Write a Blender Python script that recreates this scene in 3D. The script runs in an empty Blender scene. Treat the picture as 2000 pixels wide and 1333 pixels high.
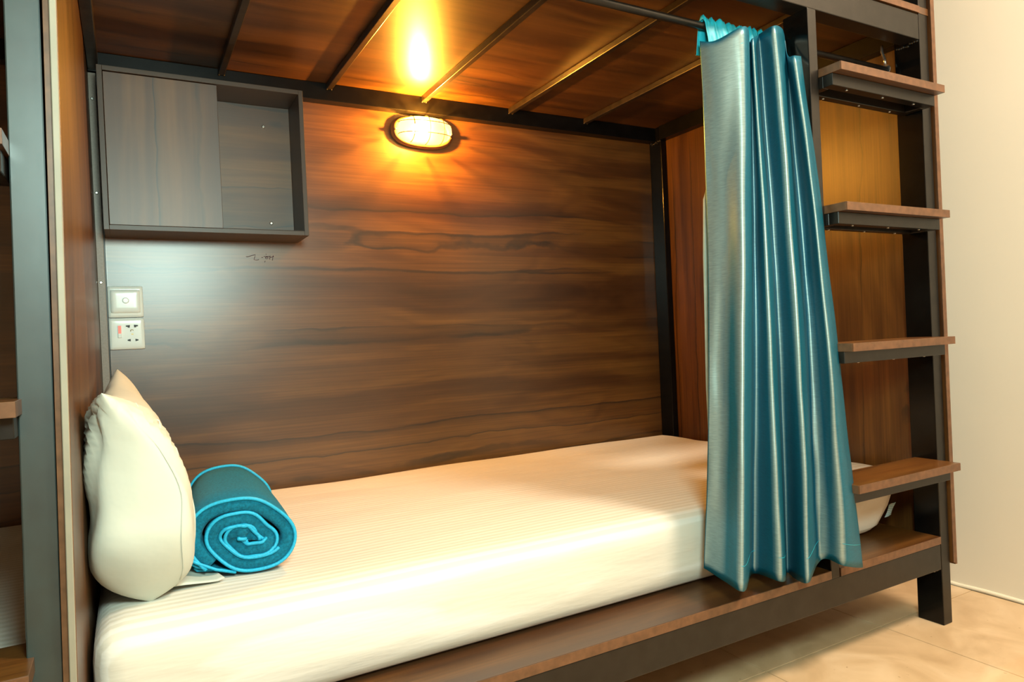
import bpy, bmesh, math, random
from mathutils import Vector, Matrix, noise
random.seed(7)
S = bpy.context.scene
COL = S.collection

# ------------------------------------------------------------------ camera
cam_d = bpy.data.cameras.new('camera'); cam = bpy.data.objects.new('camera', cam_d); COL.objects.link(cam)
cam_d.sensor_width = 36.0; cam_d.lens = 1355.2 / 2000 * 36.0
cam_d.clip_start = 0.02
Fw = Vector((0.4857491, 0.87408161, -0.00539957)); Rt = Vector((0.87306604, -0.48546633, -0.04558663)); Up = Vector((0.04246774, -0.01742948, 0.9989458))
M = Matrix.Identity(4)
for i in range(3):
    M[i][0] = Rt[i]; M[i][1] = Up[i]; M[i][2] = -Fw[i]
M[0][3], M[1][3], M[2][3] = 0.06815532, -2.18792654, 0.82567099
cam.matrix_world = M
S.camera = cam
cam_d.dof.use_dof = False

# ------------------------------------------------------------------ view + lights
S.view_settings.view_transform = 'Standard'; S.view_settings.look = 'None'
S.view_settings.exposure = 0.0; S.view_settings.gamma = 1.0; S.view_settings.use_curve_mapping = False
w = bpy.data.worlds.new('world'); S.world = w; w.use_nodes = True
w.node_tree.nodes['Background'].inputs[0].default_value = (0.55, 0.75, 0.8, 1)
w.node_tree.nodes['Background'].inputs[1].default_value = 0.3

def area(name, loc, target, size, power, color, shape='DISK'):
    d = bpy.data.lights.new(name, 'AREA'); d.shape = shape; d.size = size; d.energy = power; d.color = color
    o = bpy.data.objects.new(name, d); COL.objects.link(o); o.location = loc
    o.rotation_euler = (Vector(target) - Vector(loc)).to_track_quat('-Z', 'Y').to_euler()
    return o
# photographer's flash in a small softbox just above the camera
area('flash_softbox', (0.27, -2.30, 1.33), (0.75, -0.6, 0.75), 0.36, 31, (0.72, 1.0, 0.90))
# warm ceiling fitting of the room, in front of the bunks
area('ceiling_light', (1.80, -2.35, 2.78), (1.8, -2.2, 0), 0.45, 92, (1.0, 0.81, 0.60))
BULB_POWER = 54.0

# ------------------------------------------------------------------ materials
def new_mat(name):
    m = bpy.data.materials.new(name); m.use_nodes = True
    nt = m.node_tree; return m, nt, nt.nodes, nt.links, nt.nodes['Principled BSDF']

def N(nt, typ, **kw):
    n = nt.nodes.new(typ)
    for k, v in kw.items():
        if k in n.inputs: n.inputs[k].default_value = v
        else: setattr(n, k, v)
    return n

def ramp(nt, stops, interp='LINEAR'):
    r = nt.nodes.new('ShaderNodeValToRGB'); cr = r.color_ramp; cr.interpolation = interp
    while len(cr.elements) < len(stops): cr.elements.new(0.5)
    for e, (p, c) in zip(cr.elements, stops):
        e.position = p; e.color = c if len(c) == 4 else (*c, 1)
    return r

def mixc(nt, a, b, fac, mode='MIX'):
    m = nt.nodes.new('ShaderNodeMix'); m.data_type = 'RGBA'; m.blend_type = mode
    for sock, v in ((m.inputs[0], fac), (m.inputs[6], a), (m.inputs[7], b)):
        if hasattr(v, 'node'): nt.links.new(v, sock)
        elif isinstance(v, (int, float)): sock.default_value = v
        else: sock.default_value = (*v[:3], 1)
    return m.outputs[2]

def wood(name, axis='X', gain=1.0, rough=0.335, offset=(0, 0, 0), spec=1.0, contrast=1.0, coat=0.0, grit=0.04):
    m, nt, nodes, L, p = new_mat(name)
    tc = N(nt, 'ShaderNodeTexCoord')
    def mapped(along, across):
        mp = N(nt, 'ShaderNodeMapping')
        s = [across] * 3; s['XYZ'.index(axis)] = along
        mp.inputs['Scale'].default_value = s
        mp.inputs['Location'].default_value = offset
        L.new(tc.outputs['Object'], mp.inputs['Vector']); return mp.outputs['Vector']
    def noi(vec, scale, detail=4, dist=0.0, rg=0.5):
        n = N(nt, 'ShaderNodeTexNoise'); n.inputs['Scale'].default_value = scale; n.inputs['Detail'].default_value = detail
        n.inputs['Distortion'].default_value = dist; n.inputs['Roughness'].default_value = rg
        L.new(vec, n.inputs['Vector']); return n.outputs['Fac']
    g = gain * 0.74
    # grain coordinates: long along the board, gently wandering, so bands and lines run nearly its full length
    def warped(along, across, amt, amt2):
        base = mapped(along, across)
        w1 = N(nt, 'ShaderNodeTexNoise'); w1.inputs['Scale'].default_value = 1.0; w1.inputs['Detail'].default_value = 1.5
        L.new(mapped(1.3, 2.2), w1.inputs['Vector'])
        w2 = N(nt, 'ShaderNodeTexNoise'); w2.inputs['Scale'].default_value = 1.0; w2.inputs['Detail'].default_value = 3
        L.new(mapped(9.0, 14.0), w2.inputs['Vector'])
        cur_ = base
        for src, k in ((w1, amt), (w2, amt2)):
            m1 = N(nt, 'ShaderNodeVectorMath'); m1.operation = 'SCALE'; m1.inputs['Scale'].default_value = k
            L.new(src.outputs['Color'], m1.inputs[0])
            m2 = N(nt, 'ShaderNodeVectorMath'); m2.operation = 'ADD'
            L.new(cur_, m2.inputs[0]); L.new(m1.outputs[0], m2.inputs[1]); cur_ = m2.outputs[0]
        return cur_
    big = ramp(nt, [(0.28, (0.070*g, 0.023*g, 0.0055*g)), (0.43, (0.110*g, 0.038*g, 0.008*g)), (0.52, (0.185*g, 0.072*g, 0.014*g)), (0.60, (0.210*g, 0.086*g, 0.017*g)), (0.72, (0.105*g, 0.037*g, 0.008*g))])
    L.new(noi(warped(0.45, 9.0, 1.1, 0.10), 1.0, 3, 0.0, 0.5), big.inputs[0])
    fine = ramp(nt, [(0.32, (0.58, 0.54, 0.52)), (0.68, (1.20, 1.18, 1.16))])
    L.new(noi(mapped(2.5, 170.0), 1.0, 4, 0.15, 0.6), fine.inputs[0])
    c = mixc(nt, big.outputs[0], fine.outputs[0], 0.75 * contrast, 'MULTIPLY')
    rings = ramp(nt, [(0.30, (0.72, 0.68, 0.66)), (0.36, (1, 1, 1)), (0.42, (0.85, 0.82, 0.8)), (0.47, (1, 1, 1)), (0.52, (0.74, 0.70, 0.68)), (0.57, (1, 1, 1)), (0.66, (0.8, 0.77, 0.75)), (0.70, (1, 1, 1))])
    L.new(noi(warped(0.7, 5.5, 1.5, 0.06), 1.0, 2.5, 0.0, 0.5), rings.inputs[0])
    c = mixc(nt, c, rings.outputs[0], 0.9 * contrast, 'MULTIPLY')
    # thin dark mineral lines, sharp on one side and fading on the other, broken up by a second noise
    st = ramp(nt, [(0.4935, (0, 0, 0)), (0.4975, (1, 1, 1)), (0.5025, (0.9, 0.9, 0.9)), (0.508, (0.38, 0.38, 0.38)), (0.550, (0, 0, 0))])
    L.new(noi(warped(0.13, 6.2, 0.42, 0.10), 1.0, 2, 0.0, 0.45), st.inputs[0])
    br = ramp(nt, [(0.36, (0.15, 0.15, 0.15)), (0.52, (1, 1, 1))])
    L.new(noi(mapped(1.6, 4.0), 1.3, 2), br.inputs[0])
    mask = mixc(nt, st.outputs[0], br.outputs[0], 1.0, 'MULTIPLY')
    mk = mixc(nt, mask, (0.92, 0.92, 0.92), 1.0, 'MULTIPLY')
    c3 = mixc(nt, c, (0.016*g, 0.008*g, 0.005*g), mk)
    L.new(c3, p.inputs['Base Color'])
    p.inputs['Roughness'].default_value = rough
    p.inputs['Specular IOR Level'].default_value = spec
    p.inputs['Coat Weight'].default_value = coat; p.inputs['Coat Roughness'].default_value = 0.12
    mp = N(nt, 'ShaderNodeMapping'); L.new(tc.outputs['Object'], mp.inputs['Vector'])
    gr = noi(mp.outputs['Vector'], 380.0, 2, 0.0, 0.6)
    b = N(nt, 'ShaderNodeBump'); b.inputs['Strength'].default_value = grit; b.inputs['Distance'].default_value = 0.0012
    L.new(gr, b.inputs['Height']); L.new(b.outputs[0], p.inputs['Normal'])
    return m

def plain(name, col, rough=0.5, metal=0.0, spec=0.5, noise_scale=0, noise_amt=0.0, bump=0.0, bscale=200.0, coat=0.0):
    m, nt, nodes, L, p = new_mat(name)
    tc = N(nt, 'ShaderNodeTexCoord')
    n = N(nt, 'ShaderNodeTexNoise'); n.inputs['Scale'].default_value = noise_scale or 20.0; n.inputs['Detail'].default_value = 4
    L.new(tc.outputs['Object'], n.inputs['Vector'])
    a = noise_amt
    r = ramp(nt, [(0.3, tuple(c * (1 - a) for c in col)), (0.7, tuple(min(1, c * (1 + a)) for c in col))])
    L.new(n.outputs['Fac'], r.inputs[0]); L.new(r.outputs[0], p.inputs['Base Color'])
    p.inputs['Roughness'].default_value = rough; p.inputs['Metallic'].default_value = metal
    p.inputs['Specular IOR Level'].default_value = spec; p.inputs['Coat Weight'].default_value = coat
    if bump:
        n2 = N(nt, 'ShaderNodeTexNoise'); n2.inputs['Scale'].default_value = bscale; n2.inputs['Detail'].default_value = 3
        L.new(tc.outputs['Object'], n2.inputs['Vector'])
        b = N(nt, 'ShaderNodeBump'); b.inputs['Strength'].default_value = bump; b.inputs['Distance'].default_value = 0.002
        L.new(n2.outputs['Fac'], b.inputs['Height']); L.new(b.outputs[0], p.inputs['Normal'])
    return m

MT = {}
MT['wood_x'] = wood('walnut_laminate_long_grain', 'X')
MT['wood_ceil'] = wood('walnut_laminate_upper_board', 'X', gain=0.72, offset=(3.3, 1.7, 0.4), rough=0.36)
MT['wood_z'] = wood('walnut_laminate_upright_grain', 'Z', gain=0.80, offset=(0.3, 2.1, 0.9), rough=0.38, spec=0.5)
MT['wood_tread'] = wood('walnut_laminate_tread', 'X', gain=0.95, offset=(1.1, 5.0, 2.2), rough=0.30)
MT['wood_cab'] = wood('smoked_laminate_door', 'Z', gain=1.15, rough=0.45, offset=(0.7, 0.2, 4.0), contrast=0.3, grit=0.03, spec=1.0)
MT['wood_cab_back'] = wood('smoked_laminate_back', 'X', gain=1.1, rough=0.47, contrast=0.6, grit=0.03, spec=1.0)
MT['wood_cab_edge'] = plain('smoked_laminate_edge', (0.075, 0.048, 0.034), 0.42, bump=0.1, bscale=500)
MT['edge'] = plain('laminate_edge_band', (0.130, 0.058, 0.026), 0.4, noise_scale=60, noise_amt=0.25)
MT['edge_pale'] = plain('pale_aluminium_edge', (0.27, 0.25, 0.19), 0.5, metal=0.0, noise_scale=12, noise_amt=0.1)
MT['steel'] = plain('black_painted_steel', (0.0085, 0.0068, 0.0052), 0.36, metal=0.0, spec=0.42, noise_scale=35, noise_amt=0.4, bump=0.05, bscale=90)
MT['steel_shaded'] = plain('black_steel_inside_shade', (0.0035, 0.003, 0.0028), 0.32, spec=0.22, noise_scale=35, noise_amt=0.4, bump=0.06, bscale=90)  # same black steel, darkened so interior shade sits in its colour
MT['steel_teal_sheen'] = plain('black_steel_teal_reflection', (0.010, 0.024, 0.024), 0.44, spec=1.0, noise_scale=14, noise_amt=0.4, bump=0.04, bscale=60)  # teal reflected light tinted into the black base colour of the left post
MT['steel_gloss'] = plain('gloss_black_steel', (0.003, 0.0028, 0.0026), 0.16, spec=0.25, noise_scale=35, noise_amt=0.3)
MT['steel_slat'] = plain('bronze_black_steel', (0.028, 0.019, 0.013), 0.33, metal=0.3, spec=0.6, noise_scale=35, noise_amt=0.4, bump=0.1, bscale=90)
MT['batten'] = plain('taupe_batten', (0.27, 0.215, 0.175), 0.42, noise_scale=200, noise_amt=0.1, bump=0.1, bscale=500)
MT['screw'] = plain('zinc_screw', (0.62, 0.62, 0.58), 0.3, metal=0.9)
MT['wall'] = plain('cream_wall_paint', (0.86, 0.775, 0.64), 0.7, noise_scale=1.6, noise_amt=0.03, bump=0.05, bscale=18)
MT['white_paint'] = plain('white_ceiling_paint', (0.78, 0.76, 0.70), 0.8)
MT['grout'] = plain('tile_grout', (0.30, 0.235, 0.15), 0.85)
MT['caulk'] = plain('cream_caulk', (0.85, 0.76, 0.60), 0.5)
MT['plastic'] = plain('white_plastic', (0.86, 0.90, 0.86), 0.22, spec=0.5)
MT['black'] = plain('black_socket_hole', (0.006, 0.006, 0.006), 0.5)
MT['brass'] = plain('brass_contact', (0.30, 0.20, 0.07), 0.35, metal=0.7)
MT['lamp_base'] = plain('bronze_lamp_casting', (0.16, 0.085, 0.035), 0.4, metal=0.3, spec=0.5)
MT['wire'] = plain('dark_bronze_wire', (0.05, 0.028, 0.012), 0.4, metal=0.5)
MT['pen'] = plain('purple_pen_ink', (0.07, 0.02, 0.035), 0.6)
MT['chrome'] = plain('dull_chrome', (0.42, 0.40, 0.38), 0.25, metal=0.9)
MT['trim_cyan'] = plain('cyan_binding', (0.005, 0.36, 0.60), 0.6, noise_scale=300, noise_amt=0.15)

def tile_mat():
    m, nt, nodes, L, p = new_mat('beige_marbled_tile')
    tc = N(nt, 'ShaderNodeTexCoord')
    n = N(nt, 'ShaderNodeTexNoise'); n.inputs['Scale'].default_value = 5.0; n.inputs['Detail'].default_value = 7; n.inputs['Distortion'].default_value = 1.4
    L.new(tc.outputs['Object'], n.inputs['Vector'])
    r = ramp(nt, [(0.30, (0.50, 0.335, 0.185)), (0.5, (0.60, 0.42, 0.245)), (0.68, (0.68, 0.50, 0.315))])
    L.new(n.outputs['Fac'], r.inputs[0])
    n2 = N(nt, 'ShaderNodeTexNoise'); n2.inputs['Scale'].default_value = 60.0; n2.inputs['Detail'].default_value = 3
    L.new(tc.outputs['Object'], n2.inputs['Vector'])
    r2 = ramp(nt, [(0.22, (0.5, 0.4, 0.3)), (0.30, (1, 1, 1))])
    L.new(n2.outputs['Fac'], r2.inputs[0])
    L.new(mixc(nt, r.outputs[0], r2.outputs[0], 1.0, 'MULTIPLY'), p.inputs['Base Color'])
    p.inputs['Roughness'].default_value = 0.35
    return m
MT['tile'] = tile_mat()

def sheet_mat():
    m, nt, nodes, L, p = new_mat('white_striped_sheet')
    tc = N(nt, 'ShaderNodeTexCoord')
    wv = N(nt, 'ShaderNodeTexWave'); wv.bands_direction = 'Y'; wv.wave_profile = 'SIN'
    wv.inputs['Scale'].default_value = 16.0; wv.inputs['Distortion'].default_value = 1.2; wv.inputs['Detail'].default_value = 1
    wv.inputs['Detail Scale'].default_value = 0.5
    mp = N(nt, 'ShaderNodeMapping'); mp.inputs['Scale'].default_value = (0.25, 1, 0.25)
    L.new(tc.outputs['Object'], mp.inputs['Vector']); L.new(mp.outputs[0], wv.inputs['Vector'])
    r = ramp(nt, [(0.35, (0.66, 0.61, 0.52)), (0.65, (0.74, 0.70, 0.63))])
    L.new(wv.outputs['Fac'], r.inputs[0]); L.new(r.outputs[0], p.inputs['Base Color'])
    b = N(nt, 'ShaderNodeBump'); b.inputs['Strength'].default_value = 0.12; b.inputs['Distance'].default_value = 0.003
    L.new(wv.outputs['Fac'], b.inputs['Height'])
    n = N(nt, 'ShaderNodeTexNoise'); n.inputs['Scale'].default_value = 7.0; n.inputs['Detail'].default_value = 4
    mp2 = N(nt, 'ShaderNodeMapping'); mp2.inputs['Scale'].default_value = (0.5, 2.0, 3.0)
    L.new(tc.outputs['Object'], mp2.inputs['Vector']); L.new(mp2.outputs[0], n.inputs['Vector'])
    b2 = N(nt, 'ShaderNodeBump'); b2.inputs['Strength'].default_value = 0.35; b2.inputs['Distance'].default_value = 0.012
    L.new(n.outputs['Fac'], b2.inputs['Height']); L.new(b.outputs[0], b2.inputs['Normal']); L.new(b2.outputs[0], p.inputs['Normal'])
    p.inputs['Roughness'].default_value = 0.62; p.inputs['Sheen Weight'].default_value = 0.1
    return m
MT['sheet'] = sheet_mat()
MT['pillow'] = plain('white_pillow_cotton', (0.56, 0.585, 0.51), 0.75, noise_scale=5, noise_amt=0.03, bump=1.0, bscale=16)

def satin(name, base, sheen_col, rough=0.36, metal=0.55):
    """shot silk: seen square on the pale weft shows, at a slant the teal warp"""
    m, nt, nodes, L, p = new_mat(name)
    lw = N(nt, 'ShaderNodeLayerWeight'); lw.inputs['Blend'].default_value = 0.45
    r = ramp(nt, [(0.06, sheen_col), (0.46, base), (1.0, base)])
    L.new(lw.outputs['Facing'], r.inputs[0])
    tc = N(nt, 'ShaderNodeTexCoord')
    mp = N(nt, 'ShaderNodeMapping'); mp.inputs['Scale'].default_value = (60, 60, 900)
    L.new(tc.outputs['Object'], mp.inputs['Vector'])
    n = N(nt, 'ShaderNodeTexNoise'); n.inputs['Scale'].default_value = 1.0; n.inputs['Detail'].default_value = 2
    L.new(mp.outputs[0], n.inputs['Vector'])
    r2 = ramp(nt, [(0.3, (0.82, 0.82, 0.82)), (0.7, (1.12, 1.12, 1.12))]); L.new(n.outputs['Fac'], r2.inputs[0])
    L.new(mixc(nt, r.outputs[0], r2.outputs[0], 1.0, 'MULTIPLY'), p.inputs['Base Color'])
    p.inputs['Metallic'].default_value = metal; p.inputs['Roughness'].default_value = rough
    b = N(nt, 'ShaderNodeBump'); b.inputs['Strength'].default_value = 0.12; b.inputs['Distance'].default_value = 0.001
    L.new(n.outputs['Fac'], b.inputs['Height']); L.new(b.outputs[0], p.inputs['Normal'])
    return m
MT['satin'] = satin('teal_satin', (0.004, 0.145, 0.235), (0.33, 0.42, 0.40), rough=0.42, metal=0.5)
MT['lining'] = plain('bright_teal_lining', (0.01, 0.36, 0.47), 0.5, noise_scale=40, noise_amt=0.2)
MT['lining_pale'] = plain('pale_grey_green_lining', (0.30, 0.40, 0.36), 0.6, noise_scale=40, noise_amt=0.1)
MT['fleece'] = plain('teal_fleece', (0.003, 0.125, 0.205), 0.95, spec=0.2, noise_scale=250, noise_amt=0.3, bump=0.5, bscale=700)
MT['fleece'].node_tree.nodes['Principled BSDF'].inputs['Sheen Weight'].default_value = 0.06
MT['fleece'].node_tree.nodes['Principled BSDF'].inputs['Sheen Tint'].default_value = (0.5, 0.8, 0.8, 1)

def glass_mat():
    m, nt, nodes, L, p = new_mat('ribbed_lamp_glass')
    out = nodes['Material Output']
    tr = N(nt, 'ShaderNodeBsdfTransparent'); tr.inputs[0].default_value = (1.0, 0.93, 0.80, 1)
    em = N(nt, 'ShaderNodeEmission'); em.inputs[0].default_value = (1.0, 0.72, 0.38, 1); em.inputs[1].default_value = 0.62
    tl = N(nt, 'ShaderNodeBsdfTranslucent'); tl.inputs[0].default_value = (0.9, 0.85, 0.75, 1)
    tc = N(nt, 'ShaderNodeTexCoord')
    wv = N(nt, 'ShaderNodeTexWave'); wv.bands_direction = 'X'; wv.inputs['Scale'].default_value = 90
    L.new(tc.outputs['Object'], wv.inputs['Vector'])
    b = N(nt, 'ShaderNodeBump'); b.inputs['Strength'].default_value = 0.5; b.inputs['Distance'].default_value = 0.002
    L.new(wv.outputs['Fac'], b.inputs['Height']); L.new(b.outputs[0], tl.inputs['Normal'])
    ms = N(nt, 'ShaderNodeMixShader'); ms.inputs[0].default_value = 0.05
    L.new(tr.outputs[0], ms.inputs[1]); L.new(tl.outputs[0], ms.inputs[2])
    gl = N(nt, 'ShaderNodeBsdfGlossy'); gl.inputs['Roughness'].default_value = 0.15; L.new(b.outputs[0], gl.inputs['Normal'])
    m2 = N(nt, 'ShaderNodeMixShader'); m2.inputs[0].default_value = 0.06
    L.new(ms.outputs[0], m2.inputs[1]); L.new(gl.outputs[0], m2.inputs[2])
    ad = N(nt, 'ShaderNodeAddShader'); L.new(m2.outputs[0], ad.inputs[0]); L.new(em.outputs[0], ad.inputs[1])
    L.new(ad.outputs[0], out.inputs['Surface'])
    return m
MT['lamp_glass'] = glass_mat()
def emis(name, col, st):
    m, nt, nodes, L, p = new_mat(name)
    p.inputs['Base Color'].default_value = (*col, 1); p.inputs['Emission Color'].default_value = (*col, 1); p.inputs['Emission Strength'].default_value = st
    return m
MT['bulb'] = emis('lit_bulb', (1.0, 0.74, 0.42), 30.0)
MT['neon'] = emis('red_neon_switch', (0.9, 0.16, 0.12), 0.9)

def label_mat():
    m, nt, nodes, L, p = new_mat('white_care_label')
    tc = N(nt, 'ShaderNodeTexCoord')
    wv = N(nt, 'ShaderNodeTexWave'); wv.bands_direction = 'Z'; wv.inputs['Scale'].default_value = 70; wv.inputs['Distortion'].default_value = 3
    L.new(tc.outputs['Object'], wv.inputs['Vector'])
    r = ramp(nt, [(0.45, (0.62, 0.74, 0.76)), (0.6, (0.10, 0.30, 0.42))]); L.new(wv.outputs['Fac'], r.inputs[0])
    L.new(r.outputs[0], p.inputs['Base Color'])
    return m
MT['care'] = label_mat()

# ------------------------------------------------------------------ helpers
def obj(name, bm, mat, parent=None, smooth=False, recalc=True):
    if recalc: bmesh.ops.recalc_face_normals(bm, faces=bm.faces)
    me = bpy.data.meshes.new(name)
    bm.to_mesh(me); bm.free()
    mats = mat if isinstance(mat, (list, tuple)) else [mat]
    for k in mats: me.materials.append(MT[k])
    if smooth:
        for p in me.polygons: p.use_smooth = True
    o = bpy.data.objects.new(name, me); COL.objects.link(o)
    if parent: o.parent = parent
    return o

def box(bm, x0, x1, y0, y1, z0, z1, bev=0.0, seg=1, mi=0):
    r = bmesh.ops.create_cube(bm, size=1.0)
    vs = r['verts']
    for v in vs:
        v.co = Vector(((x0 + x1) / 2 + v.co.x * (x1 - x0), (y0 + y1) / 2 + v.co.y * (y1 - y0), (z0 + z1) / 2 + v.co.z * (z1 - z0)))
    fs = set(f for v in vs for f in v.link_faces)
    for f in fs: f.material_index = mi
    if bev:
        es = list(set(e for v in vs for e in v.link_edges))
        rr = bmesh.ops.bevel(bm, geom=es, offset=bev, segments=seg, affect='EDGES', profile=0.5)
        for f in rr['faces']: f.material_index = mi
    return vs

def boxo(name, dims, mat, parent=None, bev=0.0015, seg=2):
    bm = bmesh.new(); box(bm, *dims, bev=bev, seg=seg)
    return obj(name, bm, mat, parent)

def tube(bm, pts, r, n=10, cap=True, mi=0, radii=None):
    pts = [Vector(p) for p in pts]; rings = []
    prev = None
    for i, p in enumerate(pts):
        d = (pts[min(i + 1, len(pts) - 1)] - pts[max(i - 1, 0)])
        if d.length < 1e-9: d = Vector((1, 0, 0))
        d.normalize()
        if prev is None:
            a = d.orthogonal().normalized()
        else:
            a = (prev - d * prev.dot(d))
            a = a.normalized() if a.length > 1e-6 else d.orthogonal().normalized()
        prev = a; b = d.cross(a)
        rr = radii[i] if radii else r
        rings.append([bm.verts.new(p + (a * math.cos(t) + b * math.sin(t)) * rr) for t in [2 * math.pi * k / n for k in range(n)]])
    for i in range(len(rings) - 1):
        for k in range(n):
            f = bm.faces.new((rings[i][k], rings[i][(k + 1) % n], rings[i + 1][(k + 1) % n], rings[i + 1][k])); f.material_index = mi; f.smooth = True
    if cap:
        for rg in (rings[0], rings[-1]):
            f = bm.faces.new(rg); f.material_index = mi

def grid(bm, P, closed_u=False, mi=0):
    """P[i][j] points"""
    V = [[bm.verts.new(p) for p in row] for row in P]
    nu = len(V); nv = len(V[0])
    for i in range(nu if closed_u else nu - 1):
        for j in range(nv - 1):
            a = V[i]; b = V[(i + 1) % nu]
            f = bm.faces.new((a[j], b[j], b[j + 1], a[j + 1])); f.material_index = mi; f.smooth = True
    return V

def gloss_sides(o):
    # side faces of the uprights are set darker and glossier
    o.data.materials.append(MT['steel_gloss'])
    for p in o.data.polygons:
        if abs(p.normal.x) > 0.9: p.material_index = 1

def prism(bm, poly, y0, y1, mi=0):
    """poly of (x,z) extruded along y"""
    A = [bm.verts.new((x, y0, z)) for x, z in poly]; B = [bm.verts.new((x, y1, z)) for x, z in poly]
    n = len(poly)
    fs = [bm.faces.new(A), bm.faces.new(B[::-1])]
    for i in range(n): fs.append(bm.faces.new((A[i], B[i], B[(i + 1) % n], A[(i + 1) % n])))
    for f in fs: f.material_index = mi

def rounded_box(dims, r, res):
    x0, x1, y0, y1, z0, z1 = dims
    bm = bmesh.new()
    def span(a, b):
        n = max(2, int((b - a) / res)); return [a + (b - a) * i / n for i in range(n + 1)]
    X, Y, Z = span(x0, x1), span(y0, y1), span(z0, z1)
    def fix(p):
        q = Vector((min(max(p[0], x0 + r), x1 - r), min(max(p[1], y0 + r), y1 - r), min(max(p[2], z0 + r), z1 - r)))
        d = Vector(p) - q
        return q + d.normalized() * r if d.length > 1e-9 else Vector(p)
    for A, B, f in ((X, Y, lambda a, b: (a, b, z0)), (X, Y, lambda a, b: (a, b, z1)), (X, Z, lambda a, b: (a, y0, b)),
                    (X, Z, lambda a, b: (a, y1, b)), (Y, Z, lambda a, b: (x0, a, b)), (Y, Z, lambda a, b: (x1, a, b))):
        grid(bm, [[fix(f(a, b)) for b in B] for a in A])
    bmesh.ops.remove_doubles(bm, verts=bm.verts, dist=0.0004)
    return bm

def thing(name, label, cat, loc=(0, 0, 0), group=None):
    o = bpy.data.objects.new(name, None); COL.objects.link(o); o.location = loc
    o.empty_display_size = 0.1
    o['label'] = label; o['category'] = cat
    if group: o['group'] = group
    return o
def tag(o, label, cat, group=None):
    o['label'] = label; o['category'] = cat
    if group: o['group'] = group
    return o
def struct(o): o['kind'] = 'structure'; return o

def screw_bm(c, axis='y', r=0.004, sgn=-1):
    bm = bmesh.new()
    d = {'x': Vector((sgn, 0, 0)), 'y': Vector((0, sgn, 0)), 'z': Vector((0, 0, sgn))}[axis]
    c = Vector(c)
    tube(bm, [c, c + d * 0.0012, c + d * 0.002], r, 10, radii=[r, r, r * 0.6])
    return bm

# ------------------------------------------------------------------ setting
XL, XR, YB, YF_, ZC = -3.4, 2.27, 0.03, -4.6, 2.85
floor = struct(boxo('floor', (XL, XR, YF_, YB, -0.12, -0.009), 'grout', bev=0))
T = 0.446; G = 0.0011
xs = 1.8165; ys = -1.02
ix0 = int(math.floor((XL - xs) / T)); iy0 = int(math.floor((YF_ - ys) / T))
for ix in range(ix0, 3):
    for iy in range(iy0, 4):
        a0, a1 = max(xs + ix * T, XL) + G, min(xs + (ix + 1) * T, XR) - G
        b0, b1 = max(ys + iy * T, YF_) + G, min(ys + (iy + 1) * T, YB) - G
        if a1 - a0 < 0.02 or b1 - b0 < 0.02: continue
        bm = bmesh.new(); box(bm, a0, a1, b0, b1, -0.009, random.uniform(-0.0004, 0.0), bev=0.0006)
        obj('tile', bm, 'tile', floor)
struct(boxo('wall_back', (XL, XR + 0.1, YB, YB + 0.1, -0.12, ZC), 'wall', bev=0))
wr = struct(boxo('wall_right', (XR, XR + 0.1, YF_, YB, -0.12, ZC), 'wall', bev=0))
struct(boxo('wall_left', (XL - 0.1, XL, YF_, YB + 0.1, -0.12, ZC), 'wall', bev=0))
struct(boxo('wall_front', (XL - 0.1, XR + 0.1, YF_ - 0.1, YF_, -0.12, ZC), 'wall', bev=0))
struct(boxo('ceiling', (XL - 0.1, XR + 0.1, YF_ - 0.1, YB + 0.1, ZC, ZC + 0.1), 'white_paint', bev=0))
bm = bmesh.new()
tube(bm, [(XR - 0.001, YF_ + 0.01 + (YB - YF_ - 0.02) * i / 60, 0.004 + 0.0015 * math.sin(i * 2.1)) for i in range(61)], 0.0065, 8)
struct(obj('trim_1', bm, 'caulk'))

# ------------------------------------------------------------------ bunk bed
YP = -1.112      # front face of posts
ZD0, ZD1 = 0.2205, 0.240
ZU0, ZU1 = 1.570, 1.638
STEPS = [1.428, 1.104, 0.776, 0.446]

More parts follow.
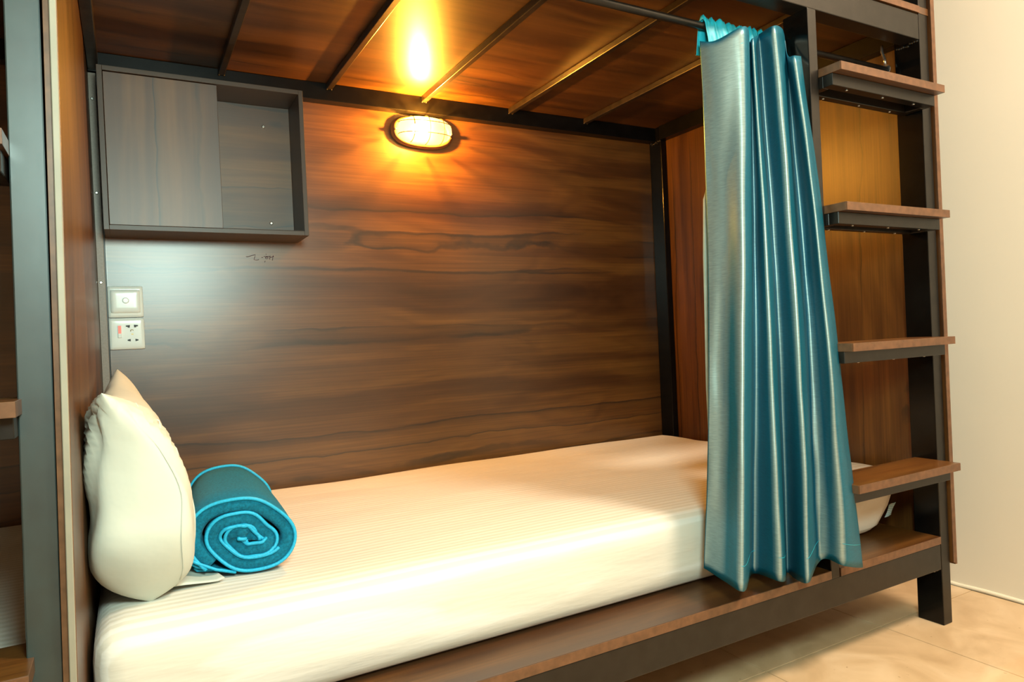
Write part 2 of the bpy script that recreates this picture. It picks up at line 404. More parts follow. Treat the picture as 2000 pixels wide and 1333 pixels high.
def make_bunk():
    t = thing('bunk_bed', 'large walnut and black steel bunk bed with ladder steps beside the cream wall', 'bunk bed')
    # wood boards
    back = boxo('back_panel', (0.009, 1.992, 0.0, 0.016, 0.16, 2.5), 'wood_x', t, bev=0)
    # end panel: two thin leaves with banded edges
    bm = bmesh.new(); box(bm, 1.9925, 2.000, -1.118, 0.016, 0.163, 2.5)
    e = obj('end_panel', bm, 'wood_z', t)
    boxo('outer_leaf', (2.0003, 2.0085, -1.118, 0.016, 0.158, 2.5), 'wood_z', e, bev=0)
    boxo('edge_band', (1.9925, 2.0000, -1.1205, -1.1182, 0.163, 2.5), 'edge', e, bev=0.0004)
    boxo('edge_band', (2.0004, 2.0085, -1.1205, -1.1182, 0.158, 2.5), 'edge', e, bev=0.0004)
    # posts
    boxo('corner_post', (1.950, 1.9895, YP, -1.042, 0.0, 2.5), 'steel', t, bev=0.002)
    boxo('corner_post', (1.965, 1.992, -0.07, -0.001, 0.0, 2.5), 'steel_shaded', t, bev=0.002)
    boxo('corner_post', (0.0095, 0.030, -0.0205, -0.001, 0.0, 1.58), 'steel', t, bev=0.001)
    lp = boxo('ladder_post', (1.500, 1.5307, YP, -1.042, 0.2190, 1.5705), 'steel', t, bev=0.002)
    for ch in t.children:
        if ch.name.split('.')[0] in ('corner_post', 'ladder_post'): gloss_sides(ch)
    # rails
    fr = boxo('base_rail', (0.009, 1.9498, YP + 0.0005, -1.060, 0.151, 0.2193), 'steel', t, bev=0.002)
    boxo('base_rail', (0.009, 1.965, -0.06, -0.001, 0.151, 0.2193), 'steel', t, bev=0.002)
    for x in (0.5, 1.0, 1.5):
        boxo('base_crossbar', (x - 0.015, x + 0.015, -1.06, -0.06, 0.185, 0.2193), 'steel', t)
    boxo('upper_rail', (0.009, 1.9498, YP + 0.0005, -1.065, ZU0, ZU1), 'steel', t, bev=0.002)
    boxo('upper_rail', (0.009, 1.9646, -0.04, -0.001, 1.5865, 1.6395), 'steel_shaded', t, bev=0.0015)
    boxo('side_rail', (0.0095, 0.034, -1.065, -0.04, 1.590, 1.6395), 'steel_slat', t, bev=0.0015)
    boxo('side_rail', (1.957, 1.992, -1.042, -0.07, 1.585, 1.6395), 'steel_shaded', t, bev=0.0015)
    for x in (0.341, 0.652, 0.968, 1.298, 1.622):
        s = boxo('slat', (x - 0.009, x + 0.009, -1.065, -0.0405, 1.6205, 1.6395), 'steel_slat', t, bev=0.002)
        bm = bmesh.new()
        for q in range(3):
            bmesh.ops.create_icosphere(bm, subdivisions=1, radius=0.0032, matrix=Matrix.Translation((x - 0.007 + q * 0.007, -0.043, 1.621 + 0.0015 * (q % 2))))
        obj('weld_bead', bm, 'steel_slat', s, smooth=True)
    boxo('upper_board', (0.009, 1.992, -1.113, -0.001, 1.6400, 1.658), 'wood_ceil', t, bev=0)
    boxo('board_edge', (0.009, 1.9495, -1.1155, -1.1132, 1.6400, 1.658), 'edge', t, bev=0.0004)
    # deck boards, notched round the ladder post
    def deck(x0, x1, y0, edge=True):
        d = boxo('deck_board', (x0, x1, y0, -0.002, ZD0, ZD1), 'wood_tread', t, bev=0.0005)
        if edge: boxo('edge_band', (x0, x1, y0 - 0.0016, y0 - 0.0001, ZD0, ZD1 - 0.0003), 'edge', d, bev=0.0004)
    deck(0.0095, 1.4985, -1.1125)
    deck(1.5325, 1.9485, -1.1125)
    deck(1.4987, 1.5323, -1.0405, False)
    # steps
    for k, z in enumerate(STEPS):
        st = boxo('ladder_step', (1.5315, 1.9490, -1.1700, -1.052, z - 0.0195, z), 'wood_tread', t, bev=0.0005)
        boxo('edge_band', (1.5315, 1.9490, -1.1717, -1.1701, z - 0.0195, z - 0.0002), 'edge', st, bev=0.0004)
        boxo('edge_band', (1.5300, 1.5314, -1.1700, -1.112, z - 0.0195, z - 0.0002), 'edge', st, bev=0.0004)
        b = bmesh.new()
        z0, z1 = z - 0.0475, z - 0.0197
        box(b, 1.5315, 1.944, -1.148, -1.122, z0, z1, bev=0.001)
        box(b, 1.5315, 1.944, -1.082, -1.060, z0, z1, bev=0.001)
        box(b, 1.5315, 1.553, -1.122, -1.082, z0, z1, bev=0.001)
        box(b, 1.922, 1.944, -1.122, -1.082, z0, z1, bev=0.001)
        obj('step_bracket', b, 'steel', st)
        for xx in (1.60, 1.74, 1.87):
            for yy in (-1.135, -1.071):
                obj('screw', screw_bm((xx, yy, z0), 'z', 0.003, -1), 'screw', st)
    # weld beads round the leg under the rail
    bm = bmesh.new(); rnd = random.Random(3)
    for q in range(14):
        bmesh.ops.create_icosphere(bm, subdivisions=1, radius=rnd.uniform(0.003, 0.006), matrix=Matrix.Translation((1.949, -1.10 + 0.004 * q, 0.148 + rnd.uniform(-0.006, 0.003))))
    obj('weld_bead', bm, 'chrome', t, smooth=True)
    bm = bmesh.new()
    for q in range(10):
        bmesh.ops.create_icosphere(bm, subdivisions=1, radius=rnd.uniform(0.003, 0.005), matrix=Matrix.Translation((1.949, -1.105 + 0.006 * q, 1.566 + rnd.uniform(-0.004, 0.003))))
    obj('weld_bead', bm, 'steel', t, smooth=True)
    bm = bmesh.new()
    for q in range(10):
        bmesh.ops.create_icosphere(bm, subdivisions=1, radius=rnd.uniform(0.003, 0.005), matrix=Matrix.Translation((1.964, -0.068 + 0.006 * q, 1.580 + rnd.uniform(-0.004, 0.003))))
    obj('weld_bead', bm, 'steel', t, smooth=True)
    return t, back

def copy_tree(o, parent=None):
    c = o.copy(); COL.objects.link(c)
    if parent: c.parent = parent
    for ch in o.children: copy_tree(ch, c)
    return c

bunk, back_panel = make_bunk()
left = copy_tree(bunk); left.location = (-2.0, 0, 0)
left['label'] = 'walnut and teal-lit steel bunk bed cut off at the left edge, behind the upright post'

# the divider board and its post lean a little out of plumb
for ch in left.children_recursive:
    if ch.type != 'MESH': continue
    n = ch.name.split('.')[0]; xs_ = [v.co.x for v in ch.data.vertices]; ymin = min(v.co.y for v in ch.data.vertices)
    if n in ('end_panel', 'outer_leaf') or (n == 'edge_band' and min(xs_) > 1.99) or (n == 'corner_post' and ymin < -1.0 and min(xs_) > 1.9):
        ch.data = ch.data.copy()
        b_ = bmesh.new(); b_.from_mesh(ch.data)
        bmesh.ops.bisect_plane(b_, geom=b_.verts[:] + b_.edges[:] + b_.faces[:], plane_co=(0, 0, 1.30), plane_no=(0, 0, 1))
        b_.to_mesh(ch.data); b_.free()
        if n == 'corner_post': ch.data.materials[0] = MT['steel_teal_sheen']
        for v in ch.data.vertices: v.co.x -= 0.0135 * max(0.0, 1.30 - v.co.z) / 0.9 * min(1.0, -v.co.y / 1.1) * (0.75 if n == 'corner_post' else 1.0)
bunk['group'] = left['group'] = 'bunk beds standing in a row'

# things fixed only to the near bunk
bat = boxo('batten', (0.0090, 0.0265, -0.0345, -0.0215, 0.243, 1.584), 'batten', bunk, bev=0.001)
for z in (1.514, 1.262, 1.022, 0.56):
    obj('screw', screw_bm((0.0165, -0.0345, z), 'y', 0.0042), 'screw', bat)
# pale metal edge strip on the front of the divider panel
bm = bmesh.new(); box(bm, -0.0002, 0.0078, -1.1260, -1.1207, 0.243, 2.5, bev=0.001)
bmesh.ops.bisect_plane(bm, geom=bm.verts[:] + bm.edges[:] + bm.faces[:], plane_co=(0, 0, 1.30), plane_no=(0, 0, 1))
for v in bm.verts:
    v.co.x -= 0.0135 * max(0.0, 1.30 - v.co.z) / 0.9
obj('edge_strip', bm, 'edge_pale', bunk)
# scribble in pen
bm = bmesh.new()
def gp(px, pz): return (0.3925 + (px - 480) * 0.001535 * 0.080 / 0.0925, -0.0004, 1.1085 - (pz - 350) * 0.000122)
strokes = [[(480, 415), (520, 420), (600, 385), (705, 355), (690, 410), (665, 500), (720, 520), (780, 500), (775, 485)],
           [(850, 430), (880, 435)], [(960, 325), (970, 345)], [(905, 405), (1000, 400), (1060, 395)], [(940, 440), (960, 470), (1000, 460), (1010, 430), (970, 415), (940, 440)],
           [(1060, 380), (1045, 490)], [(1060, 430), (1150, 400)], [(1135, 370), (1110, 520)], [(930, 540), (920, 580)]]
for s in strokes:
    tube(bm, [(0.3915 + (px - 480) * 0.0001185, -0.0003, 1.1085 - (pz - 350) * 0.0001) for px, pz in s], 0.0009, 5)
obj('pen_scribble', bm, 'pen', back_panel)

# ------------------------------------------------------------------ wall cabinet
cab = thing('wall_cabinet', 'smoked wood wall cabinet with sliding door half open, above the pillow', 'cabinet', (0.031, 0, 1.147))
def cb(name, d, mat, parent=cab, bev=0.0008):
    x0, x1, y0, y1, z0, z1 = d
    return boxo(name, (x0, x1, y0, y1, z0, z1), mat, parent, bev)
CW, CH, CD = 0.514, 0.420, 0.150; th = 0.0125
cb('side_panel', (0, th, -CD, -0.001, 0, CH), 'wood_cab_edge')
cb('side_panel', (CW - th, CW, -CD, -0.001, 0, CH), 'wood_cab_edge')
cb('top_panel', (th, CW - th, -CD, -0.001, CH - th, CH), 'wood_cab_edge')
cb('bottom_panel', (th, CW - th, -CD, -0.001, 0, th), 'wood_cab_edge')
cb('back_board', (th, CW - th, -0.012, -0.001, th, CH - th), 'wood_cab_back')
cb('sliding_door', (th + 0.001, 0.2835, -CD + 0.004, -CD + 0.016, th + 0.001, CH - th - 0.002), 'wood_cab')
cb('bottom_track', (0.2836, CW - th, -CD + 0.004, -CD + 0.018, th, th + 0.002), 'wood_cab_edge')
for (x, z) in ((0.425, 0.345), (0.435, 0.055)):
    bm = bmesh.new(); tube(bm, [(x, -0.012, z), (x, -0.0145, z), (x, -0.0155, z)], 0.005, 12, radii=[0.005, 0.005, 0.003])
    obj('cover_cap', bm, 'screw', cab)

# ------------------------------------------------------------------ wall plates
def plate_base(x, z, label, cat):
    t = thing('wall_plate' if cat == 'plate' else 'power_socket', label, cat, (x, 0, z))
    bm = rounded_box((0, 0.086, -0.009, -0.0005, 0, 0.086), 0.003, 0.008)
    obj('face_plate', bm, 'plastic', t, smooth=True)
    return t
pl = plate_base(0.0285, 0.9285, 'blank white wall plate with a raised centre and round knob, above the socket', 'plate')
bm = rounded_box((0.007, 0.079, -0.013, -0.0085, 0.012, 0.076), 0.003, 0.008); obj('raised_cover', bm, 'plastic', pl, smooth=True)
bm = bmesh.new(); tube(bm, [(0.0435, -0.012, 0.046), (0.0435, -0.017, 0.046), (0.0435, -0.018, 0.046)], 0.009, 20, radii=[0.0085, 0.008, 0.006]); obj('round_knob', bm, 'plastic', pl)
so = plate_base(0.0285, 0.8405, 'white multi-pin power socket with a red switch, below the blank plate', 'socket')
Y0, Y1 = -0.0097, -0.0088
def flag(cx, cz, s, w=0.010, h=0.0075):
    b = bmesh.new()
    prism(b, [(cx - s * w * .5, cz + h * .35), (cx + s * w * .5, cz + h * .5), (cx + s * w * .45, cz - h * .5), (cx - s * w * .05, cz - h * .45), (cx - s * w * .1, cz - h * .15), (cx - s * w * .5, cz - h * .1)], Y0, Y1)
    obj('pin_hole', b, 'black', so)
def trap(cx, cz, s, w=0.0075, h=0.007):
    b = bmesh.new()
    prism(b, [(cx - s * w * .5, cz + h * .2), (cx + s * w * .5, cz + h * .5), (cx + s * w * .5, cz - h * .5), (cx - s * w * .5, cz - h * .2)], Y0, Y1)
    obj('pin_hole', b, 'black', so)
flag(0.046, 0.0630, 1); flag(0.0655, 0.0635, -1)
trap(0.0475, 0.0250, 1); trap(0.0665, 0.0250, -1)
bm = bmesh.new()
tube(bm, [(0.0555 + 0.0035 * math.cos(a), -0.0094, 0.0505 + 0.0035 * math.sin(a)) for a in [0.3 + i * 0.3 for i in range(12)]], 0.0009, 6)
prism(bm, [(0.0535, 0.043), (0.0585, 0.043), (0.0580, 0.039), (0.0560, 0.041), (0.0540, 0.039)], Y0, Y1)
obj('earth_contact', bm, 'brass', so)
sw = boxo('rocker_switch', (0.0215, 0.0305, -0.0135, -0.0088, 0.032, 0.066), 'plastic', so, 0.001)
boxo('neon_lens', (0.0225, 0.0295, -0.0141, -0.0134, 0.044, 0.065), 'neon', sw, 0.0003)

# ------------------------------------------------------------------ bulkhead lamp
lamp = thing('bulkhead_lamp', 'lit oval bulkhead lamp with wire cage and ribbed glass on the back panel', 'lamp', (0.970, 0, 1.5290))
def oval(a, b, y, n=48, p=2.5):
    out = []
    for k in range(n):
        t = 2 * math.pi * k / n; c, s = math.cos(t), math.sin(t)
        out.append((a * math.copysign(abs(c) ** (2 / p), c), y, b * math.copysign(abs(s) ** (2 / p), s)))
    return out
def loft(bm, rings, cap0=True, cap1=True, mi=0):
    V = [[bm.verts.new(p) for p in r] for r in rings]; n = len(V[0])
    for i in range(len(V) - 1):
        for k in range(n):
            f = bm.faces.new((V[i][k], V[i][(k + 1) % n], V[i + 1][(k + 1) % n], V[i + 1][k])); f.smooth = True; f.material_index = mi
    if cap0: bm.faces.new(V[0])
    if cap1: bm.faces.new(V[-1][::-1])
bm = bmesh.new()
loft(bm, [oval(0.110, 0.0535, -0.0005), oval(0.112, 0.0550, -0.006), oval(0.110, 0.0535, -0.012), oval(0.104, 0.0500, -0.0145), oval(0.105, 0.0510, -0.0165), oval(0.104, 0.0500, -0.0185), oval(0.099, 0.0465, -0.0195), oval(0.0945, 0.0435, -0.019), oval(0.0930, 0.0425, -0.010)])
obj('lamp_housing', bm, 'lamp_base', lamp)
bm = bmesh.new()
loft(bm, [oval(0.0925, 0.0420, -0.014), oval(0.0935, 0.0430, -0.034), oval(0.088, 0.0395, -0.055), oval(0.079, 0.0345, -0.067), oval(0.062, 0.026, -0.075), oval(0.035, 0.014, -0.0785), oval(0.010, 0.004, -0.0795)], cap0=False)
obj('glass_dome', bm, 'lamp_glass', lamp)
bm = bmesh.new()
bmesh.ops.create_uvsphere(bm, u_segments=20, v_segments=12, radius=0.020, matrix=Matrix.Translation((-0.022, -0.044, 0.0)) @ Matrix.Diagonal((1.5, 0.8, 1.0, 1)))
obj('bulb', bm, 'bulb', lamp, smooth=True)
cage = bmesh.new()
def dome_y(x, z, off=0.003):
    # height of the cage over the dome at (x,z)
    lo, hi = 0.02, 0.083
    q = ((abs(x) / 0.098) ** 2.5 + (abs(z) / 0.0465) ** 2.5)
    return -(0.030 + 0.053 * max(0.0, 1 - q) ** 0.45)
for z in (-0.019, 0.019):
    zz = z; xm = 0.098 * (1 - (abs(zz) / 0.0465) ** 2.5) ** (1 / 2.5)
    tube(cage, [(-xm * math.cos(math.pi * i / 24), dome_y(-xm * math.cos(math.pi * i / 24), zz), zz) for i in range(25)], 0.0013, 6)
for x in (-0.052, 0.0, 0.052):
    zm = 0.0465 * (1 - (abs(x) / 0.098) ** 2.5) ** (1 / 2.5)
    tube(cage, [(x, dome_y(x, -zm * math.cos(math.pi * i / 20)), -zm * math.cos(math.pi * i / 20)) for i in range(21)], 0.0013, 6)
obj('wire_cage', cage, 'wire', lamp)
for sx in (-1, 1):
    bm = bmesh.new(); tube(bm, [(sx * 0.100, -0.016, 0), (sx * 0.100, -0.025, 0), (sx * 0.100, -0.027, 0)], 0.005, 12, radii=[0.005, 0.005, 0.003])
    obj('cage_screw', bm, 'chrome', lamp)
ld = bpy.data.lights.new('bulb_light', 'POINT'); ld.energy = BULB_POWER; ld.color = (1.0, 0.44, 0.05); ld.shadow_soft_size = 0.008
lo = bpy.data.objects.new('bulb_light', ld); COL.objects.link(lo); lo.location = (0.948, -0.0700, 1.529)

# ------------------------------------------------------------------ mattresses
def mattress(name, label, dx, seed, group):
    bm = rounded_box((0.004, 1.962, -0.996, -0.012, 0.2405, 0.410), 0.040, 0.022)
    for v in bm.verts:
        c = v.co
        hz = (c.z - 0.2405) / 0.17
        top = max(0, min(1, (hz - 0.5) * 2))
        fx = c.x
        # rounded foot end tucked under
        if c.x > 1.70: c.x -= 0.13 * (1 - hz) ** 2 * min(1, (c.x - 1.70) / 0.2) * (0.35 + 0.65 * min(1, max(0, (-c.y - 0.55) / 0.4)))
        n1 = noise.noise(Vector((fx * 2.2 + seed, c.y * 5, 0.3)))
        n2 = noise.noise(Vector((fx * 6 + seed, c.y * 16, 1.3)))
        c.z += top * (0.006 * n1 + 0.0015 * n2)
        # the front side sags and wrinkles along its length
        fr = max(0.0, min(1.0, (-c.y - 0.90) / 0.09))
        mid = math.sin(math.pi * min(1, max(0, hz)))
        w1 = noise.noise(Vector((fx * 1.5 + seed, 4.0, c.z * 22 + fx * 2.5)))
        w2 = noise.noise(Vector((fx * 4.0 + seed, 7.0, c.z * 50 + fx * 5)))
        c.y += fr * (0.002 - 0.012 * (1 - hz) - mid * (0.006 + 0.010 * w1 + 0.004 * w2))
        # head end puffs up a little
        c.z += top * 0.006 * max(0, 1 - fx / 0.35) * min(1, max(0, -c.y - 0.5) / 0.3)
        c.y = max(c.y, -1.03)
    o = obj(name, bm, 'sheet', None, smooth=True)
    o.location.x = dx
    tag(o, label, 'mattress', group)
    return o
mt = mattress('mattress', 'white striped sheeted mattress filling the near bunk, under pillow and blanket', 0, 0.0, 'sheeted mattresses')
mattress('mattress', 'white rumpled mattress glimpsed in the bunk at the left edge', -2.0, 9.0, 'sheeted mattresses')
# care label on the foot end
bm = bmesh.new()
P0 = Vector((1.876, -1.004, 0.281)); ux = Vector((0.038, -0.008, 0.008)); uz = Vector((0.022, -0.002, 0.036))
rows = [[P0 + ux * (i / 4) * (0.62) + uz * (j / 6) * 0.9 + Vector((0, -0.002 * math.sin(i * 0.9 + j * 0.5), 0)) for j in range(7)] for i in range(5)]
grid(bm, rows)
cl = obj('care_label', bm, 'care', mt, recalc=False)
sm = cl.modifiers.new('thick', 'SOLIDIFY'); sm.thickness = 0.0008

# ------------------------------------------------------------------ pillow
bm = bmesh.new()
NA, NB = 56, 40
yc, LY, zc, HZ = -0.680, 0.335, 0.594, 0.178
def pil(a, b, side):
    # a along y (-1 near), b up, side +1 = room side, -1 = against the divider
    ea = 1 - abs(a) ** 9.0; eb = 1 - abs(b) ** 3.2
    t = (max(ea, 0) ** 0.5) * (max(eb, 0) ** 0.55)
    # corners pulled to points, edges drawn in
    pin = 0.050 * (1 - abs(a) ** 2) * abs(b) ** 3
    pin2 = 0.045 * (1 - abs(b) ** 2) * abs(a) ** 5
    y = yc + a * (LY - pin2)
    z = zc + b * (HZ - pin * 0.55)
    z += 0.018 * a * b * (b > 0) * -1 * 0 + (0.022 * (a + 1) / 2 if b > 0 else 0) * b
    y += 0.20 * max(0.0, -b - 0.25) ** 1.6 * max(0.0, -a) ** 2
    fat = 0.069 * (1 - 0.34 * b) * (1 - 0.10 * a)
    xc = 0.080 - 0.038 * (b + 1) / 2 * (0.4 + 0.6 * abs(b)) + 0.006
    if a < -0.2 and b > 0.5: xc -= 0.014 * (b - 0.5) * 2 * (-a)
    x = xc + side * t * fat
    # wrinkles
    k = t
    wv = noise.noise(Vector((y * 5, z * 9 + side, 1.7))) * 0.013 + noise.noise(Vector((y * 14, z * 8, side * 3.1))) * 0.006
    rad = math.atan2(z - 0.77, y + 1.0)
    wv += 0.0085 * math.sin(rad * 22 + 2 * noise.noise(Vector((y * 4, z * 4, 0)))) * math.exp(-(((y + 1.0) ** 2 + (z - 0.77) ** 2) / 0.03))
    x += side * wv * min(1, k * 1.5)
    y += 0.006 * noise.noise(Vector((z * 10, x * 12, 5))) * abs(a) ** 3
    return Vector((max(x, 0.010 - 0.010 * max(0, -y)), y, max(z, 0.4165)))
def sp(n): # denser at ends
    return [math.sin(math.pi / 2 * (-1 + 2 * i / n)) for i in range(n + 1)]
for side in (1, -1):
    grid(bm, [[pil(a, b, side) for b in sp(NB)] for a in sp(NA)])
bmesh.ops.remove_doubles(bm, verts=bm.verts, dist=0.0008)
pillow = obj('pillow', bm, 'pillow', None, smooth=True)
tag(pillow, 'plump white pillow propped upright on the mattress against the divider panel', 'pillow')
# open end of the case lying on the sheet
bm = bmesh.new()
rows = []
for i in range(17):
    u = i / 16
    row = []
    for j in range(9):
        v = j / 8
        x = 0.118 + 0.085 * v * (1 - 0.35 * u); y = -0.872 + 0.15 * u + 0.012 * v
        z = 0.4195 + 0.030 * (1 - v) ** 2 * (0.3 + 0.7 * u) + 0.0035 * math.sin(u * 9 + v * 3) * (1 - v)
        if v > 0.9: z += 0.003
        row.append(Vector((x, y, z)))
    rows.append(row)
grid(bm, rows)
fl = obj('case_flap', bm, 'pillow', pillow, smooth=True, recalc=False)
sm = fl.modifiers.new('thick', 'SOLIDIFY'); sm.thickness = 0.002
# sewn seams down the near end
for a0, a1 in ((-0.70, -0.62), (-0.955, -0.93)):
    bm = bmesh.new()
    tube(bm, [pil(a0 + (a1 - a0) * i / 24, 0.9 - 1.72 * i / 24, 1) + Vector((0.0004, -0.0004, 0)) for i in range(25)], 0.0012, 6)
    obj('seam', bm, 'pillow', pillow, smooth=True)

# ------------------------------------------------------------------ rolled blanket
bl = thing('rolled_blanket', 'teal fleece blanket rolled up with bright cyan binding, lying beside the pillow', 'blanket', (0.259, -0.668, 0.417))
bl.scale = (1.10, 1.10, 1.12)
bl.rotation_euler = (0, 0, math.radians(-4))
def spiral(n=150):
    pts = []
    turns = 2.62
    for i in range(n + 1):
        q = i / n; th_ = -math.radians(120) - q * turns * 2 * math.pi
        r = 0.0775 - 0.0265 * q * turns
        w = 1.10 - 0.02 * q; h = 0.80 - 0.10 * q
        x = r * w * math.cos(th_); z = r * h * math.sin(th_)
        # flattened centre, kidney dent
        z -= 0.007 * math.exp(-((x - 0.02) / 0.022) ** 2) * (1 if z > 0 else 0) * (1 if q > 0.35 else 0.25)
        x += 0.0015 * math.sin(th_ * 3 + 1); z += 0.0012 * math.sin(th_ * 5)
        # rotate
        a = math.radians(-20); x, z = x * math.cos(a) - z * math.sin(a), x * math.sin(a) + z * math.cos(a)
        pts.append(Vector((x, 0, z)))
    return pts
sp_ = spiral()
mz = min(p.z for p in sp_)
def normals(pts):
    out = []
    for i in range(len(pts)):
        d = pts[min(i + 1, len(pts) - 1)] - pts[max(i - 1, 0)]; d.normalize()
        out.append(Vector((-d.z, 0, d.x)))
    return out
nr = normals(sp_)
ctr = Vector((0, 0, 0))
HT = 0.0122
zoff = -mz + HT + 0.001
YN, YFAR = -0.150, 0.235
bm = bmesh.new()
prof = []
n = len(sp_)
for k in range(n): prof.append((sp_[k] + nr[k] * HT, k))
for k in range(n - 1, -1, -1): prof.append((sp_[k] - nr[k] * HT, k))
def end_wob(i, y_end, s):
    return y_end + s * (0.004 * math.sin(i * 0.23) + 0.003 * noise.noise(Vector((i * 0.11, 0, 2))))
ys_ = [0.0, 0.012, 0.25, 0.5, 0.75, 0.985, 1.0]
P = []
for (p, k) in prof:
    row = []
    for j, v in enumerate(ys_):
        y = end_wob(k, YN, 1) + (end_wob(k, YFAR, -1) - end_wob(k, YN, 1)) * v
        c = sp_[k]
        q = p if 0 < j < len(ys_) - 1 else c + (p - c) * 0.6
        sc = 1.0 - 0.05 * (v) + 0.012 * math.sin(v * 5)
        row.append(Vector((q.x * sc, y, q.z * sc + zoff * 1.0 - (1 - sc) * zoff * 0.9)))
    P.append(row)
V = grid(bm, P, closed_u=True)
# caps between outer and inner profile
for j in (0, len(ys_) - 1):
    for k in range(n - 1):
        try: bm.faces.new((V[k][j], V[k + 1][j], V[2 * n - 2 - k][j], V[2 * n - 1 - k][j]))
        except ValueError: pass
obj('fleece_roll', bm, 'fleece', bl, smooth=True)
bm = bmesh.new()
for s in (1, -1):
    ks = range(0, n) if s == 1 else range(40, n)
    tube(bm, [Vector((( sp_[k] + nr[k] * HT * 0.86 * s).x, end_wob(k, YN, 1) - 0.001, (sp_[k] + nr[k] * HT * 0.86 * s).z + zoff)) for k in ks], 0.0030, 6)
kk = [k for k in range(n)]
obj('cyan_binding', bm, 'trim_cyan', bl, smooth=True)['label'] = 'bright cyan stitched binding'
bm = bmesh.new()
tube(bm, [Vector(((sp_[k].x + nr[k].x * HT * 1.0) * 0.95, end_wob(k, YFAR, -1) - 0.004, (sp_[k] + nr[k] * HT).z * 0.95 + zoff * 0.96)) for k in range(0, 70)], 0.0034, 6)
obj('cyan_binding', bm, 'trim_cyan', bl, smooth=True)
# loose tail of the blanket under the left side, folded edges
bm = bmesh.new()
for q in range(3):
    pts = [(-0.090 + 0.004 * q, 0.006 + 0.010 * (3 - q)), (-0.078, 0.006 + 0.0085 * (2.6 - q)), (-0.050, 0.004 + 0.003 * (3 - q)), (-0.02, 0.0035)]
    rows = []
    for (x, z) in pts: rows.append([Vector((x, YN + 0.002 + 0.010 * q + (YFAR - YN - 0.04) * v, z + 0.001 * math.sin(v * 9 + q))) for v in (0, .2, .4, .6, .8, 1)])
    grid(bm, rows)
o = obj('loose_tail', bm, 'fleece', bl, smooth=True, recalc=False)
sm = o.modifiers.new('thick', 'SOLIDIFY'); sm.thickness = 0.004
bm = bmesh.new()
for q in range(3):
    pts = [(-0.090 + 0.004 * q, 0.006 + 0.010 * (3 - q)), (-0.078, 0.006 + 0.0085 * (2.6 - q)), (-0.050, 0.004 + 0.003 * (3 - q)), (-0.02, 0.0035)]
    tube(bm, [Vector((x, YN - 0.001 + 0.010 * q, z)) for x, z in pts], 0.0026, 6)
obj('tail_binding', bm, 'trim_cyan', bl, smooth=True)

# ------------------------------------------------------------------ curtain rod and curtain
rod = thing('curtain_rod', 'thin black curtain rod under the upper front rail, running to the right post', 'rod', (0, -1.030, 1.5150))
bm = bmesh.new(); tube(bm, [(0.036, 0, 0.0), (1.0, 0, -0.001), (1.93, 0, 0.0)], 0.0085, 14); obj('rod_tube', bm, 'steel', rod)
for x in (1.925, 0.040):
    bm = bmesh.new(); tube(bm, [(x, 0, 0), (x + 0.004, 0, 0)], 0.014, 16)
    tube(bm, [(x + 0.002, 0.0, 0.012), (x + 0.004, 0.003, 0.030), (x + 0.004, 0.010, 0.052), (x + 0.004, 0.010, 0.070)], 0.004, 8)
    obj('rod_bracket', bm, 'chrome', rod)

cur = thing('curtain', 'shiny teal satin curtain drawn back in deep folds beside the ladder', 'curtain', (0, 0, 0))
F_ = 1355.2; CAM = Vector((0.06815532, -2.18792654, 0.82567099))
# fold lines: plan position (x, y) and height at top, middle and hem, measured once in metres
FOLDS = [
    ((1.225, -1.04, 1.473), (1.217, -1.04, 0.874), (1.157, -1.05, 0.299)),
    ((1.234, -1.078, 1.46), (1.229, -1.082, 0.871), (1.157, -1.105, 0.288)),
    ((1.275, -1.125, 1.481), (1.227, -1.135, 0.868), (1.142, -1.175, 0.288)),
    ((1.36, -1.06, 1.485), (1.34, -1.06, 0.87), (1.298, -1.055, 0.26)),
    ((1.332, -1.095, 1.476), (1.313, -1.125, 0.867), (1.272, -1.16, 0.276)),
    ((1.399, -1.055, 1.511), (1.413, -1.062, 0.869), (1.415, -1.055, 0.234)),
    ((1.368, -1.125, 1.498), (1.386, -1.138, 0.864), (1.338, -1.172, 0.261)),
    ((1.479, -1.06, 1.53), (1.475, -1.09, 0.866), (1.436, -1.118, 0.266)),
    ((1.465, -1.08, 1.464), (1.475, -1.118, 0.864), (1.459, -1.128, 0.281)),
    ((1.442, -1.115, 1.446), (1.448, -1.165, 0.862), (1.456, -1.18, 0.278)),
    ((1.473, -1.11, 1.451), (1.53, -1.125, 0.863), (1.56, -1.15, 0.247)),
]
def cr(p0, p1, p2, p3, t):
    return 0.5 * ((2 * p1) + (-p0 + p2) * t + (2 * p0 - 5 * p1 + 4 * p2 - p3) * t * t + (-p0 + 3 * p1 - 3 * p2 + p3) * t ** 3)
def col_at(lst, s):
    n = len(lst); i = min(int(s), n - 2); t = s - i
    g = lambda k: lst[min(max(k, 0), n - 1)]
    return cr(g(i - 1), g(i), g(i + 1), g(i + 2), t)
tops = [Vector(f[0]) for f in FOLDS]; mids = [Vector(f[1]) for f in FOLDS]; bots = [Vector(f[2]) for f in FOLDS]
bm = bmesh.new(); SUB = 10; NV = 70
P = []
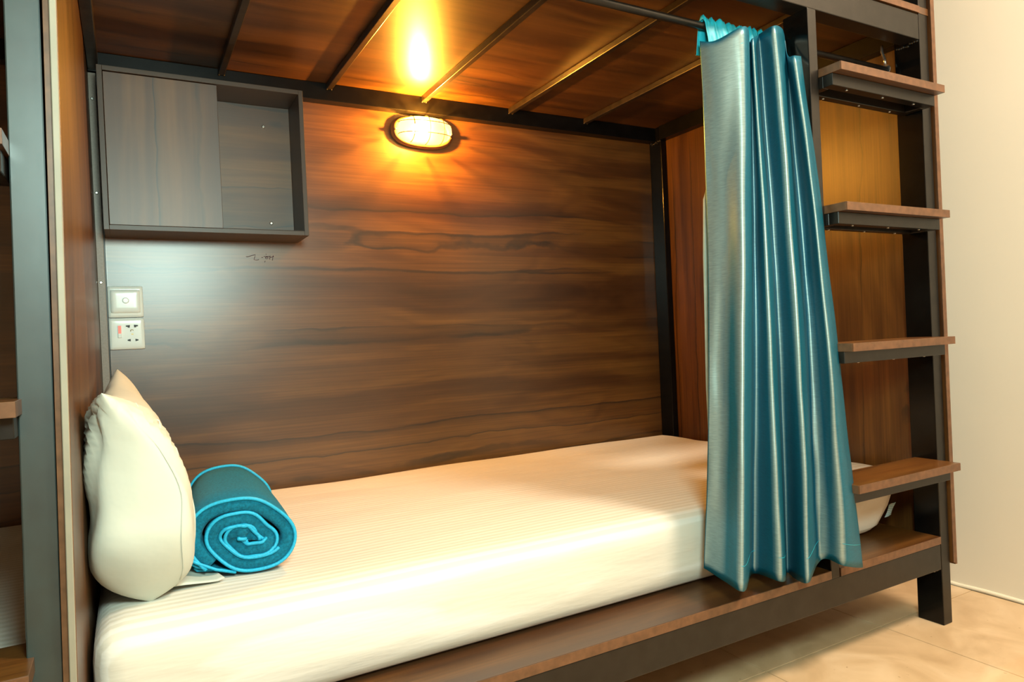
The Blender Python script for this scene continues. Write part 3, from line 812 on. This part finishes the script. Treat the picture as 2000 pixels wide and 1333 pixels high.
for i in range((len(FOLDS) - 1) * SUB + 1):
    s = i / SUB
    a, b, c = col_at(tops, s), col_at(mids, s), col_at(bots, s)
    row = []
    for j in range(NV + 1):
        v = j / NV
        p = a * (2 * (v - 0.5) * (v - 1)) + b * (4 * v * (1 - v)) + c * (2 * v * (v - 0.5))
        wob = noise.noise(Vector((s * 1.3, v * 5, 0.5))) * 0.007 + noise.noise(Vector((s * 2.7, v * 11, 3.5))) * 0.003
        p = p + Vector((wob * 0.7, wob, 0)) * min(1, v * 6)
        # small secondary pleats
        p.y += 0.0018 * math.sin(s * 9.0 + 1.5 * math.sin(v * 3)) * (0.4 + 0.6 * math.sin(math.pi * v))
        row.append(p)
    P.append(row)
for _ in range(4):   # soften the folds
    Q = [P[0]] + [[P[i - 1][j] * 0.25 + P[i][j] * 0.5 + P[i + 1][j] * 0.25 for j in range(NV + 1)] for i in range(1, len(P) - 1)] + [P[-1]]
    P = Q
grid(bm, P)
o = obj('curtain_fabric', bm, 'satin', cur, smooth=True, recalc=False)
sd = o.modifiers.new('thick', 'SOLIDIFY'); sd.thickness = 0.0012
# stitched hem lines
bm = bmesh.new()
for jj in (NV - 3,):
    tube(bm, [r[jj] + Vector((0, -0.0012, 0)) for r in P], 0.0007, 4)
for jj in (2,):
    tube(bm, [r[jj] + Vector((0, -0.0008, 0)) for r in P[:SUB * 2]], 0.0007, 4)
tube(bm, [P[7][j] + Vector((0, -0.001, 0)) for j in range(0, 12)], 0.0007, 4)
obj('hem_stitching', bm, 'lining', cur)
# pale lining edge peeping out on the left
LROWS = [[(1.251, -1.014, 1.151), (1.256, -1.022, 1.149), (1.27, -1.034, 1.148)],
    [(1.239, -1.014, 1.122), (1.243, -1.022, 1.12), (1.257, -1.034, 1.119)],
    [(1.231, -1.014, 0.992), (1.236, -1.022, 0.991), (1.249, -1.034, 0.99)],
    [(1.227, -1.014, 0.851), (1.232, -1.022, 0.851), (1.245, -1.034, 0.85)],
    [(1.222, -1.014, 0.687), (1.227, -1.022, 0.687), (1.24, -1.034, 0.687)],
    [(1.223, -1.014, 0.57), (1.228, -1.022, 0.57), (1.241, -1.034, 0.57)]]
bm = bmesh.new(); grid(bm, [[Vector(p) for p in r] for r in LROWS])
o = obj('lining_edge', bm, 'lining_pale', cur, smooth=True, recalc=False); o['label'] = 'pale grey-green lining edge'
sd = o.modifiers.new('thick', 'SOLIDIFY'); sd.thickness = 0.001
# gathered rod sleeve of the lining
bm = bmesh.new(); P2 = []
NX = 150
for i in range(NX + 1):
    u = i / NX; x = 1.243 + 0.245 * u
    ph = u * 2 * math.pi * 6.2 + 1.2 * math.sin(u * 9)
    am = 0.008 * min(1, u * 5 + 0.15)
    row = []
    prof2 = [(-0.018, -0.070), (-0.016, -0.050), (-0.014, -0.030), (-0.012, -0.015), (-0.010, 0.004), (-0.004, 0.0135), (0.004, 0.0135), (0.011, 0.004), (0.014, -0.02), (0.018, -0.06), (0.020, -0.060)]
    for k, (py, pz) in enumerate(prof2):
        gat = (1 - math.exp(-abs(pz) * 60)) * 1.0
        w = am * math.sin(ph + k * 0.25) * gat
        fr = (0.010 * max(0, math.sin(ph * 1.5)) ** 2 + 0.004 * math.sin(ph * 3.1)) if pz > 0 else 0
        row.append(Vector((x + 0.004 * math.cos(ph * 1.0 + k * .3) * gat, -1.030 + py - abs(w) * 0.7 + w * 0.5, 1.515 + pz + fr + (0.012 * math.sin(ph * 0.5) if pz < -0.1 else 0))))
    P2.append(row)
grid(bm, P2)
o = obj('rod_sleeve', bm, 'lining', cur, smooth=True, recalc=False); o['label'] = 'bright teal gathered lining sleeve around the rod'
sd = o.modifiers.new('thick', 'SOLIDIFY'); sd.thickness = 0.0008
